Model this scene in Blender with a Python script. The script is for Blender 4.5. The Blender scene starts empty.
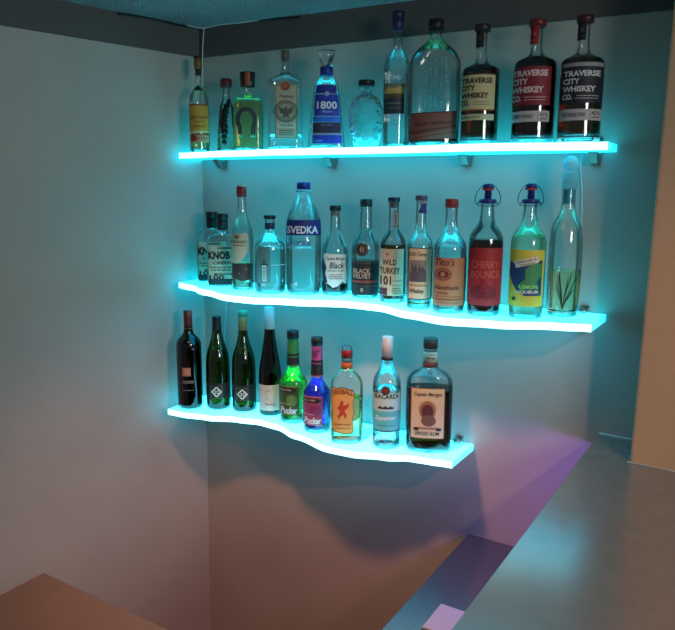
import bpy, bmesh, math, random
from mathutils import Matrix, Vector
random.seed(4)
PI = math.pi
C = bpy.context.scene.collection
sc = bpy.context.scene

# ------------------------------------------------------------------ camera
F = 710.72; W, H = 675, 630
YAW, PIT, ROL = (math.radians(a) for a in (31.3625, 10.4158, 0.97945))
CAM = Vector((0, -2.05, 1.66))
fwd = Vector((-math.sin(YAW)*math.cos(PIT), math.cos(YAW)*math.cos(PIT), -math.sin(PIT)))
rt0 = Vector((math.cos(YAW), math.sin(YAW), 0)); up0 = rt0.cross(fwd)
RT = math.cos(ROL)*rt0 + math.sin(ROL)*up0
UP = RT.cross(fwd)
cd = bpy.data.cameras.new('camera'); cam = bpy.data.objects.new('camera', cd); C.objects.link(cam)
cd.sensor_fit = 'HORIZONTAL'; cd.sensor_width = 36; cd.lens = F/W*36; cd.clip_start = .02
cam.matrix_world = Matrix(((RT.x, UP.x, -fwd.x, CAM.x), (RT.y, UP.y, -fwd.y, CAM.y), (RT.z, UP.z, -fwd.z, CAM.z), (0, 0, 0, 1)))
sc.camera = cam

def ray(px, py): return RT*((px-W/2)/F) - UP*((py-H/2)/F) + fwd
def depth(p): return (p-CAM).dot(fwd)
def on_y(px, py, y=0.0):
    r = ray(px, py); return CAM + r*((y-CAM.y)/r.y)
def on_z(px, py, z):
    r = ray(px, py); return CAM + r*((z-CAM.z)/r.z)
def z_at(x, y, py):
    """height on the vertical line through x, y that shows at image row py"""
    v = (py-H/2)/F
    q = Vector((x, y, 0))-CAM
    # -(q+z)·UP = v (q+z)·fwd
    return -(q.dot(UP)+v*q.dot(fwd))/(UP.z+v*fwd.z)

# ------------------------------------------------------------------ materials
def lin(c):
    return tuple(((v/255)/12.92 if v/255 <= .04045 else ((v/255+.055)/1.055)**2.4) for v in c) + (1,)
MATS = {}
def paint(name, rgb, rough=.6, metal=0, spec=.5, bump=None, coat=0):
    if name in MATS: return MATS[name]
    m = bpy.data.materials.new(name); m.use_nodes = True; nt = m.node_tree
    b = nt.nodes['Principled BSDF']
    b.inputs['Base Color'].default_value = lin(rgb); b.inputs['Roughness'].default_value = rough
    b.inputs['Metallic'].default_value = metal; b.inputs['Specular IOR Level'].default_value = spec
    b.inputs['Coat Weight'].default_value = coat; b.inputs['Coat Roughness'].default_value = rough
    if bump:
        sca, strg, dist = bump[:3]
        tc = nt.nodes.new('ShaderNodeTexCoord'); n = nt.nodes.new('ShaderNodeTexNoise')
        n.inputs['Scale'].default_value = sca; n.inputs['Detail'].default_value = 4
        bp = nt.nodes.new('ShaderNodeBump'); bp.inputs['Strength'].default_value = strg; bp.inputs['Distance'].default_value = dist
        nt.links.new(tc.outputs['Object'], n.inputs['Vector']); nt.links.new(n.outputs['Fac'], bp.inputs['Height'])
        nt.links.new(bp.outputs['Normal'], b.inputs['Normal'])
        if len(bump) > 3:
            n2 = nt.nodes.new('ShaderNodeTexNoise'); n2.inputs['Scale'].default_value = bump[4]; n2.inputs['Detail'].default_value = 3
            nt.links.new(tc.outputs['Object'], n2.inputs['Vector'])
            rp = nt.nodes.new('ShaderNodeValToRGB')
            rp.color_ramp.elements[0].position = .3; rp.color_ramp.elements[1].position = .7
            rp.color_ramp.elements[0].color = lin(tuple(v*(1-bump[3]) for v in rgb)); rp.color_ramp.elements[1].color = lin(rgb)
            nt.links.new(n2.outputs['Fac'], rp.inputs['Fac']); nt.links.new(rp.outputs['Color'], b.inputs['Base Color'])
    MATS[name] = m; return m
def ink(rgb, rough=.6):
    return paint('ink_%d_%d_%d' % tuple(rgb), rgb, rough)
def thin_glass(name, tint, gloss=1.0, body=0.0):
    """a thin glass wall: light passes, the rim mirrors"""
    if name in MATS: return MATS[name]
    m = bpy.data.materials.new(name); m.use_nodes = True; nt = m.node_tree; nt.nodes.clear()
    o = nt.nodes.new('ShaderNodeOutputMaterial'); mx = nt.nodes.new('ShaderNodeMixShader')
    t = nt.nodes.new('ShaderNodeBsdfTransparent'); g = nt.nodes.new('ShaderNodeBsdfGlossy')
    lw = nt.nodes.new('ShaderNodeLayerWeight'); lw.inputs['Blend'].default_value = .35
    mp = nt.nodes.new('ShaderNodeMath'); mp.operation = 'MULTIPLY_ADD'
    mp.inputs[1].default_value = .8*gloss; mp.inputs[2].default_value = .05*gloss
    t.inputs['Color'].default_value = tint + (1,); g.inputs['Roughness'].default_value = .06
    nt.links.new(lw.outputs['Fresnel'], mp.inputs[0]); nt.links.new(mp.outputs[0], mx.inputs[0])
    tn = t
    if body:
        d = nt.nodes.new('ShaderNodeBsdfRefraction'); d.inputs['IOR'].default_value = 1.12; d.inputs['Roughness'].default_value = .12
        d.inputs['Color'].default_value = (.95, .98, .98, 1)
        m2 = nt.nodes.new('ShaderNodeMixShader'); m2.inputs[0].default_value = body
        nt.links.new(t.outputs[0], m2.inputs[1]); nt.links.new(d.outputs[0], m2.inputs[2]); tn = m2
    nt.links.new(tn.outputs[0], mx.inputs[1]); nt.links.new(g.outputs[0], mx.inputs[2]); nt.links.new(mx.outputs[0], o.inputs['Surface'])
    MATS[name] = m; return m
def solid_glass(name, tint=(1, 1, 1), ior=1.45, rough=.03, absorb=None, bump=None):
    if name in MATS: return MATS[name]
    m = bpy.data.materials.new(name); m.use_nodes = True; nt = m.node_tree
    b = nt.nodes['Principled BSDF']; b.inputs['Transmission Weight'].default_value = 1
    b.inputs['Base Color'].default_value = tint + (1,); b.inputs['Roughness'].default_value = rough; b.inputs['IOR'].default_value = ior
    if absorb:
        va = nt.nodes.new('ShaderNodeVolumeAbsorption'); va.inputs['Color'].default_value = absorb[0] + (1,); va.inputs['Density'].default_value = absorb[1]
        nt.links.new(va.outputs[0], nt.nodes['Material Output'].inputs['Volume'])
    if bump:
        tc = nt.nodes.new('ShaderNodeTexCoord'); n = nt.nodes.new('ShaderNodeTexVoronoi'); n.inputs['Scale'].default_value = bump[0]
        bp = nt.nodes.new('ShaderNodeBump'); bp.inputs['Strength'].default_value = bump[1]; bp.inputs['Distance'].default_value = .004
        nt.links.new(tc.outputs['Object'], n.inputs['Vector']); nt.links.new(n.outputs['Distance'], bp.inputs['Height'])
        nt.links.new(bp.outputs['Normal'], b.inputs['Normal'])
    MATS[name] = m; return m
def glow(name, rgb, s):
    m = bpy.data.materials.new(name); m.use_nodes = True; nt = m.node_tree
    b = nt.nodes['Principled BSDF']; b.inputs['Base Color'].default_value = (.55, .6, .62, 1); b.inputs['Roughness'].default_value = .35
    b.inputs['Emission Color'].default_value = rgb + (1,); b.inputs['Emission Strength'].default_value = s
    return m

G_CLEAR = thin_glass('clear_glass', (.95, .985, .99))
G_TEXT = thin_glass('dimpled_glass', (.9, .96, .97), 1.2, .35)
G_GREEN = thin_glass('dark_green_glass', (.20, .22, .07), 1.0)
G_BLACK = thin_glass('near_black_glass', (.02, .03, .02), .9)
G_BASE = solid_glass('thick_base_glass', (.92, .98, .97))
def liq(name, col, dens): return solid_glass('liquid_'+name, (1, 1, 1), 1.33, .0, (col, dens))
L_WATER = liq('clear', (.75, .95, .97), 3)
L_WHISKEY = liq('whiskey', (.72, .42, .04), 70)
L_DARK = liq('dark', (.7, .12, .04), 90)
L_AMBER = liq('amber', (.96, .75, .1), 22)
L_PALE = liq('pale_gold', (.97, .85, .35), 12)
L_CHERRY = liq('cherry', (.65, .1, .08), 70)
L_LEMON = solid_glass('liquid_lemon', (.85, 1, .85), 1.2, .5, ((.75, 1, .8), 6))
L_GREEN = liq('bright_green', (.15, 1, .12), 26)
L_BLUE = liq('purple', (.08, .06, .9), 42)
def frosted(name, rgb):
    m = paint(name, rgb, .35); b = m.node_tree.nodes['Principled BSDF']; b.inputs['Transmission Weight'].default_value = .55; b.inputs['IOR'].default_value = 1.2
    b.inputs['Subsurface Weight'].default_value = .5; b.inputs['Subsurface Scale'].default_value = .02; return m
L_WINE = liq('white_wine', (.9, .9, .3), 10)

# ------------------------------------------------------------------ mesh helpers
class MB:
    def __init__(s): s.v = []; s.f = []; s.m = []; s.mats = []; s.sm = []
    def mi(s, mat):
        if mat not in s.mats: s.mats.append(mat)
        return s.mats.index(mat)
    def add(s, vs, fs, mat, smooth=False):
        o = len(s.v); s.v += [tuple(v) for v in vs]; i = s.mi(mat)
        for f in fs: s.f.append([k+o for k in f]); s.m.append(i); s.sm.append(smooth)
    def box(s, a, b, mat):
        x0, y0, z0 = a; x1, y1, z1 = b
        vs = [(x0,y0,z0),(x1,y0,z0),(x1,y1,z0),(x0,y1,z0),(x0,y0,z1),(x1,y0,z1),(x1,y1,z1),(x0,y1,z1)]
        s.add(vs, [(0,3,2,1),(4,5,6,7),(0,1,5,4),(1,2,6,5),(2,3,7,6),(3,0,4,7)], mat)
    def lathe(s, prof, mat, n=32, c=(0, 0), cap=True, smooth=True):
        vs = [(c[0]+r*math.cos(2*PI*i/n), c[1]+r*math.sin(2*PI*i/n), z) for z, r in prof for i in range(n)]
        fs = [(j*n+i, j*n+(i+1) % n, (j+1)*n+(i+1) % n, (j+1)*n+i) for j in range(len(prof)-1) for i in range(n)]
        s.add(vs, fs, mat, smooth)
        if cap:
            s.add(vs[:n], [tuple(range(n))[::-1]], mat); s.add(vs[-n:], [tuple(range(n))], mat)
    def prism(s, pts, z0, z1, mat, side=None):
        n = len(pts); z0f = z0 if callable(z0) else (lambda x: z0); z1f = z1 if callable(z1) else (lambda x: z1)
        lo = [(p[0], p[1], z0f(p[0])) for p in pts]; hi = [(p[0], p[1], z1f(p[0])) for p in pts]
        s.add(lo+hi, [tuple(range(n))[::-1], tuple(range(n, 2*n))], mat)
        s.add(lo+hi, [(i, (i+1) % n, n+(i+1) % n, n+i) for i in range(n)], side or mat)
    def tube(s, pts, r, mat, n=8):
        pts = [Vector(p) for p in pts]; vs = []; prev = None
        for i, p in enumerate(pts):
            d = (pts[min(i+1, len(pts)-1)]-pts[max(i-1, 0)]).normalized()
            a = Vector((0, 0, 1)) if abs(d.z) < .9 else Vector((1, 0, 0))
            if prev is not None and (prev-d*prev.dot(d)).length > .2: u = (prev-d*prev.dot(d)).normalized()
            else: u = d.cross(a).normalized()
            prev = u; w = d.cross(u)
            vs += [p+u*r*math.cos(2*PI*k/n)+w*r*math.sin(2*PI*k/n) for k in range(n)]
        fs = [(i*n+k, i*n+(k+1) % n, (i+1)*n+(k+1) % n, (i+1)*n+k) for i in range(len(pts)-1) for k in range(n)]
        fs += [tuple(range(n))[::-1], tuple(range((len(pts)-1)*n, len(pts)*n))]
        s.add(vs, fs, mat, True)
    def ball(s, c, r, mat, n=20, m=12, sz=1.0):
        prof = [(c[2]+r*sz*math.sin(-PI/2+PI*j/m), max(1e-4, r*math.cos(-PI/2+PI*j/m))) for j in range(m+1)]
        s.lathe(prof, mat, n, (c[0], c[1]), cap=False)
    def build(s, name, parent=None, weld=True, recalc=True):
        me = bpy.data.meshes.new(name); me.from_pydata(s.v, [], s.f)
        for m in s.mats: me.materials.append(m)
        me.polygons.foreach_set('material_index', s.m); me.polygons.foreach_set('use_smooth', s.sm)
        bm = bmesh.new(); bm.from_mesh(me)
        if weld: bmesh.ops.remove_doubles(bm, verts=bm.verts, dist=1e-6)
        if recalc: bmesh.ops.recalc_face_normals(bm, faces=bm.faces)
        bm.to_mesh(me); bm.free()
        o = bpy.data.objects.new(name, me); C.objects.link(o); o.parent = parent
        return o
def tag(o, label=None, cat=None, group=None, kind=None):
    for k, v in (('label', label), ('category', cat), ('group', group), ('kind', kind)):
        if v: o[k] = v
    return o
def bevel(o, w, seg=2):
    m = o.modifiers.new('bevel', 'BEVEL'); m.width = w; m.segments = seg; m.limit_method = 'ANGLE'
    return o
def thing(name, loc, label, cat, group=None, rz=0):
    o = bpy.data.objects.new(name, None); C.objects.link(o); o.empty_display_size = .05
    o.location = loc; o.rotation_euler.z = rz
    return tag(o, label, cat, group)

# ------------------------------------------------------------------ room
WALL = paint('wall_paint', (178, 172, 164), .75, bump=(90, .12, .004, .05, 3))
WARMWALL = paint('tan_wall_paint', (190, 160, 130), .75, bump=(90, .12, .004, .05, 3))
BAND = paint('band_grey_paint', (84, 80, 78), .7, bump=(60, .1, .003))
CEIL = paint('popcorn_ceiling', (225, 230, 232), .9, bump=(150, 1.0, .03, .6, 230))
FLOORM = paint('floor_carpet', (92, 78, 66), .9, bump=(200, .6, .01))
FZ = -.27
CX, CZ = -1.852, 2.205                       # room corner, ceiling height
A = math.radians(13.08); DL = Vector((-math.sin(A), -math.cos(A), 0)); NL = Vector((math.cos(A), -math.sin(A), 0))
def struct(o): o['kind'] = 'structure'; return o
m = MB(); m.box((CX-.3, 0, FZ), (1.6, .12, CZ), WALL); struct(m.build('wall_back'))
def left_slab(name, z0, z1, t0, t1, s0, s1, mat):
    p = [Vector((CX, 0, 0))+DL*s0+NL*t0, Vector((CX, 0, 0))+DL*s1+NL*t0, Vector((CX, 0, 0))+DL*s1+NL*t1, Vector((CX, 0, 0))+DL*s0+NL*t1]
    m = MB(); m.prism([(q.x, q.y) for q in p], z0, z1, mat); return struct(m.build(name))
left_slab('wall_left', FZ, CZ, -.12, 0, 0, 2.7, WALL)
RX, RY = -.253, -.185
m = MB(); m.box((RX, RY, FZ), (1.6, -.0005, CZ), WARMWALL); struct(bevel(m.build('wall_right'), .006))
m = MB(); m.box((CX-.75, -2.7, CZ), (1.6, .12, CZ+.1), CEIL); struct(m.build('ceiling'))
m = MB(); m.box((CX-.75, -2.7, FZ-.1), (1.6, .12, FZ), FLOORM); struct(m.build('floor'))
m = MB(); m.box((CX, -.009, 2.104), (RX, 0, CZ), BAND); struct(m.build('trim_1'))
left_slab('trim_2', 2.104, CZ, 0, .009, .012, 2.7, BAND)

# ------------------------------------------------------------------ counters
BARTOP = paint('bar_laminate', (122, 116, 112), .22, spec=1.0, coat=.9, bump=(220, .05, .002, .06, 25))
BARSIDE = paint('bar_front_panel', (96, 82, 72), .6)
DARKTOP = paint('dark_laminate', (62, 62, 80), .26, spec=1.0, coat=.9, bump=(220, .05, .002))
BROWN = paint('brown_laminate', (92, 79, 68), .5, bump=(220, .05, .002, .06, 20))
BX, BZ = -.367, .973
t = thing('bar_counter', (BX, -1.2, FZ), 'grey laminate bar top running from the back wall past the tan wall', 'counter')
def at(o, loc):                              # parent offset helper
    o.location = (-loc[0], -loc[1], -loc[2]); return o
m = MB(); m.prism([(BX, -.002), (BX, -2.6), (.75, -2.6), (.75, RY-.002), (RX-.002, RY-.002), (RX-.002, -.002)], BZ-.035, BZ, BARTOP)
o = m.build('worktop', t); at(o, t.location); bevel(o, .002)
m = MB(); m.box((-.2, -2.5, FZ), (-.16, RY-.002, BZ-.035), BARSIDE); at(m.build('front_panel', t), t.location)
CAULK = paint('caulk', (215, 212, 205), .6)
m = MB(); m.tube([(BX+.002, -.0045, BZ+.001), (RX-.0045, -.0045, BZ+.001), (RX-.0045, RY-.0045, BZ+.001), (.4, RY-.0045, BZ+.001)], .0022, CAULK, 6)
at(m.build('caulk_bead', t), t.location)['label'] = 'thin white sealant bead along the wall'
LX, LZ = -.738, .557
t = thing('lower_counter', (LX, -1, FZ), 'low dark counter tucked below the bar top against the back wall', 'counter')
m = MB(); m.box((LX, -2.3, LZ-.03), (-.26, -.002, LZ), DARKTOP); at(bevel(m.build('worktop', t), .002), t.location)
m = MB(); m.box((LX+.03, -2.25, FZ), (-.27, -.01, LZ-.03), BARSIDE); at(m.build('cabinet', t), t.location)
t = thing('table', (-1.1, -1.55, FZ), 'brown tabletop corner at the lower left in front of the left wall', 'table')
m = MB(); m.box((-1.38, -2.0, .722), (-.80, -1.095, .75), BROWN); at(bevel(m.build('tabletop', t), .002), t.location)
for lx in (-1.34, -.86):
    for ly in (-1.96, -1.14):
        m = MB(); m.box((lx-.02, ly-.02, FZ), (lx+.02, ly+.02, .722), BARSIDE); at(m.build('leg', t), t.location)
# pale topped box on the low counter
LAV = paint('pale_lid', (170, 168, 190), .45); MAR = paint('maroon_side', (96, 40, 42), .5); BLK = paint('black_plastic', (16, 16, 18), .45)
p0 = on_z(441, 603, LZ+.05); p1 = on_z(418, 625, LZ+.05)
t = thing('box', (p0.x+.08, (p0.y+p1.y)/2, LZ), 'small box with pale lavender lid and maroon side on the low dark counter', 'box')
m = MB(); m.box((-.076, (p1.y-p0.y)/2+.003, 0), (.086, (p0.y-p1.y)/2-.003, .040), MAR); bevel(m.build('body', t), .002)
m = MB(); m.box((-.080, (p1.y-p0.y)/2, .040), (.09, (p0.y-p1.y)/2, .050), LAV); bevel(m.build('lid', t), .003)
m = MB(); m.box((-.083, (p1.y-p0.y)/2-.002, 0.0), (-.0765, (p1.y-p0.y)/2+.02, .038), BLK); m.build('corner_guard', t)

# ------------------------------------------------------------------ shelves
T = .020
E_TOP = glow('lit_acrylic_face', (.02, .68, .90), 4.2)
E_BOT = glow('lit_acrylic_underside', (.0, .62, .95), 2.4)
E_LOW = glow('lit_acrylic_underside_low', (.0, .62, .95), .9)
E_TIP = glow('lit_acrylic_far_end', (.0, .68, .92), 1.6)
E_END = glow('lit_acrylic_end', (.0, .66, .98), 11.0)
E_EDGE = glow('lit_acrylic_edge', (.26, 1.0, 1.12), 4.2)
SH = {}
def interp(tab, x):
    if x <= tab[0][0]: return tab[0][1]
    for (a, b), (c, d) in zip(tab, tab[1:]):
        if x <= c:
            t = (x-a)/(c-a); m0 = t*t*(3-2*t) ; return b+(d-b)*m0
    return tab[-1][1]
def shelf(key, x0, x1, z0, z1, front, label):
    slope = (z1-z0)/(x1-x0); zf = lambda x: z0+slope*(x-x0)
    SH[key] = (zf, math.atan(slope))
    n = 60; xs = [x0+(x1-x0)*i/n for i in range(n+1)]
    fr = [(x, interp(front, x)) for x in xs]
    back = [(x, -.006) for x in reversed(xs)]
    m = MB(); pts = fr+back; N = len(pts)
    lo = [(p[0], p[1], zf(p[0])-T) for p in pts]; hi = [(p[0], p[1], zf(p[0])) for p in pts]
    q = n+1
    m.add(hi, [(i, i+1, N-2-i, N-1-i) for i in range(n)], E_TOP)
    m.add(lo, [(i, N-1-i, N-2-i, i+1) for i in range(n)], E_LOW if key == 'bot' else E_BOT)
    m.add(lo+hi, [(i, i+1, N+i+1, N+i) for i in range(n)], E_EDGE)
    m.add(lo+hi, [(n, n+1, N+n+1, N+n)], E_TIP); m.add(lo+hi, [(N-1, 0, N, 2*N-1)], E_END)
    m.add(lo+hi, [(i, i+1, N+i+1, N+i) for i in range(q, N-1)], E_BOT)
    o = m.build('glass_shelf', None)
    me = o.data; c = Vector(((x0+x1)/2, 0, zf((x0+x1)/2)))
    for v in me.vertices: v.co -= c
    o.location = c
    return tag(o, label, 'shelf', 'glowing wall shelves')
shelf('top', -1.845, -.383, 1.761, 1.777, [(-1.85, -.13), (-1.6, -.17), (-1.35, -.195), (-1.0, -.17), (-.7, -.19), (-.383, -.125)],
      'topmost cyan glowing shelf, at eye level, holding eleven spirit bottles')
shelf('mid', -1.828, -.374, 1.300, 1.318, [(-1.85, -.16), (-1.75, -.19), (-1.62, -.255), (-1.47, -.31), (-1.39, -.31), (-1.26, -.265), (-1.08, -.205), (-.98, -.21), (-.85, -.27), (-.73, -.305), (-.6, -.275), (-.45, -.21), (-.374, -.185)],
      'middle cyan glowing shelf with wavy front edge, the longest row of bottles')
shelf('bot', -1.818, -.736, .843, .862, [(-1.848, -.245), (-1.75, -.245), (-1.65, -.225), (-1.54, -.185), (-1.46, -.167), (-1.38, -.175), (-1.27, -.218), (-1.11, -.264), (-1.04, -.262), (-.93, -.23), (-.86, -.197), (-.81, -.19), (-.736, -.179)],
      'lowest and shortest cyan glowing shelf with an S-curved front edge')
STEEL = paint('brushed_nickel', (150, 142, 138), .35, .9)
def bracket(px, key, label):
    zf = SH[key][0]; x = on_y(px, 160 if key == 'top' else (310 if key == 'mid' else 440), -.02).x; z = zf(x)
    t = thing('shelf_bracket', (x, 0, z-T/2), label, 'bracket', 'shelf brackets')
    m = MB(); m.box((-.014, -.0055, -.032), (.014, 0, .028), STEEL); bevel(m.build('wall_plate', t), .002)
    m = MB()
    m.add([(-.014, -.005, -.045), (.014, -.005, -.045), (.014, -.005, -T/2-.0005), (-.014, -.005, -T/2-.0005),
           (-.011, -.030, -.040), (.011, -.030, -.040), (.014, -.055, -T/2-.0005), (-.014, -.055, -T/2-.0005)],
          [(0, 1, 2, 3), (4, 7, 6, 5), (0, 4, 5, 1), (1, 5, 6, 2), (2, 6, 7, 3), (3, 7, 4, 0)], STEEL)
    bevel(m.build('lower_jaw', t), .003)
    m = MB(); pr = [(T/2+.0015, .013), (T/2+.010, .013), (T/2+.016, .008), (T/2+.017, .001)]
    m.lathe(pr, STEEL, 20, (0, -.02)); m.build('upper_jaw', t)
for px, ky, lb in ((221, 'top', 'metal bracket under the left end of the top shelf'), (331, 'top', 'metal bracket under the top shelf below the blue label bottle'),
                   (466, 'top', 'metal bracket under the top shelf above the copper label bottle'), (595, 'top', 'metal bracket under the right end of the top shelf'),
                   (583, 'mid', 'metal bracket at the right end of the middle shelf'), (328, 'mid', 'metal bracket under the middle shelf above the purple liqueur bottle'),
                   (457, 'bot', 'metal bracket at the right end of the lowest shelf')):
    bracket(px, ky, lb)

# ------------------------------------------------------------------ cables
CABB = paint('black_cable', (14, 15, 17), .5); CABW = paint('white_cable', (205, 210, 212), .5)
def cat(pts, n=8):
    out = []
    P = [pts[0]]+pts+[pts[-1]]
    for i in range(1, len(P)-2):
        for k in range(n):
            t = k/n; a, b, c, d = (Vector(q) for q in P[i-1:i+3])
            out.append(.5*((2*b)+(c-a)*t+(2*a-5*b+4*c-d)*t*t+(3*b-a-3*c+d)*t**3))
    return out+[Vector(P[-1])]
def cable(name, pts, r, mat, label, extra=None):
    P = cat([Vector(p) for p in pts]); c = P[0].copy(); m = MB(); m.tube([p-c for p in P], r, mat, 6)
    if extra: extra(m, c)
    o = m.build(name); o.location = c; return tag(o, label, 'cable') if label else o
def onl(px, py, off=.014):
    P0 = Vector((CX, 0, 0))+NL*off; r = ray(px, py); return CAM+r*((P0-CAM).dot(NL)/r.dot(NL))
pc = cable('power_cable', [onl(118, 14), onl(150, 18), onl(178, 25), onl(193, 26.5), on_y(207, 25.5, -.015), on_y(232, 22, -.015), on_y(262, 19.5, -.014), on_y(300, 17.5, -.014)], .0042, CABB,
      'thin black and white cables sagging along the dark band in the corner under the ceiling')
wc = cable('white_strand', [onl(186, 25, .02), on_y(203, 28, -.02), on_y(220, 24.5, -.02), on_y(238, 23, -.018), on_y(268, 19, -.014)], .0018, CABW,
      None)
wc.parent = pc; wc.location -= pc.location; wc['label'] = 'thin white strand looped beside the black one'
def hang(px0, py0, px1, py1, n=5, y=-.004, wob=1.0):
    out = []
    for i in range(n):
        t = i/(n-1); out.append(on_y(px0+(px1-px0)*t+math.sin(i*2.1)*wob, py0+(py1-py0)*t, y))
    return out
cable('shelf_wire', [on_y(204, 27, -.013), on_y(203, 42, -.013), on_y(202.4, 57, -.013), on_y(202.6, 100, -.012), on_y(203.2, 149, -.010)], .0022, CABW,
      'white wire hanging from the upper corner down behind the leftmost top shelf bottle')
def clip(m, c):
    p = on_y(581, 236, -.006)-c; m.box((p.x-.005, p.y-.004, p.z-.014), (p.x+.005, p.y+.004, p.z+.014), CABW)
cable('shelf_wire', [on_y(582.6, 151, -.012)+Vector((0,0,-.012)), on_y(580.6, 165, -.006), on_y(582, 193, -.005), on_y(581, 236, -.005), on_y(578, 280, -.005), on_y(576, 311, -.010)], .0020, CABW,
      'white wire running down the wall from top shelf to middle shelf on the right', clip)
cable('shelf_wire', [on_y(227, 296, -.012)+Vector((0,0,0)), on_y(226, 312, -.006), on_y(224.5, 340, -.005), on_y(226, 370, -.005), on_y(226, 393, -.010)], .0020, CABW,
      'white wire running down the wall from middle shelf to lowest shelf on the left')

# ------------------------------------------------------------------ bottles
_txt = {}
def text_mesh(s, bold, shear):
    k = (s, bold, shear)
    if k not in _txt:
        cu = bpy.data.curves.new('t', 'FONT'); cu.body = s; cu.offset = bold; cu.shear = shear; cu.resolution_u = 2; cu.fill_mode = 'BOTH'
        ob = bpy.data.objects.new('t', cu); me = ob.to_mesh()
        vs = [(v.co.x, v.co.y) for v in me.vertices]; fs = [tuple(p.vertices) for p in me.polygons]
        ob.to_mesh_clear(); bpy.data.objects.remove(ob); bpy.data.curves.remove(cu)
        x0 = min(v[0] for v in vs); x1 = max(v[0] for v in vs); y0 = min(v[1] for v in vs); y1 = max(v[1] for v in vs)
        _txt[k] = ([((x-x0)/(x1-x0)-.5, (y-y0)/(y1-y0)-.5) for x, y in vs], fs)
    return _txt[k]

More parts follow.
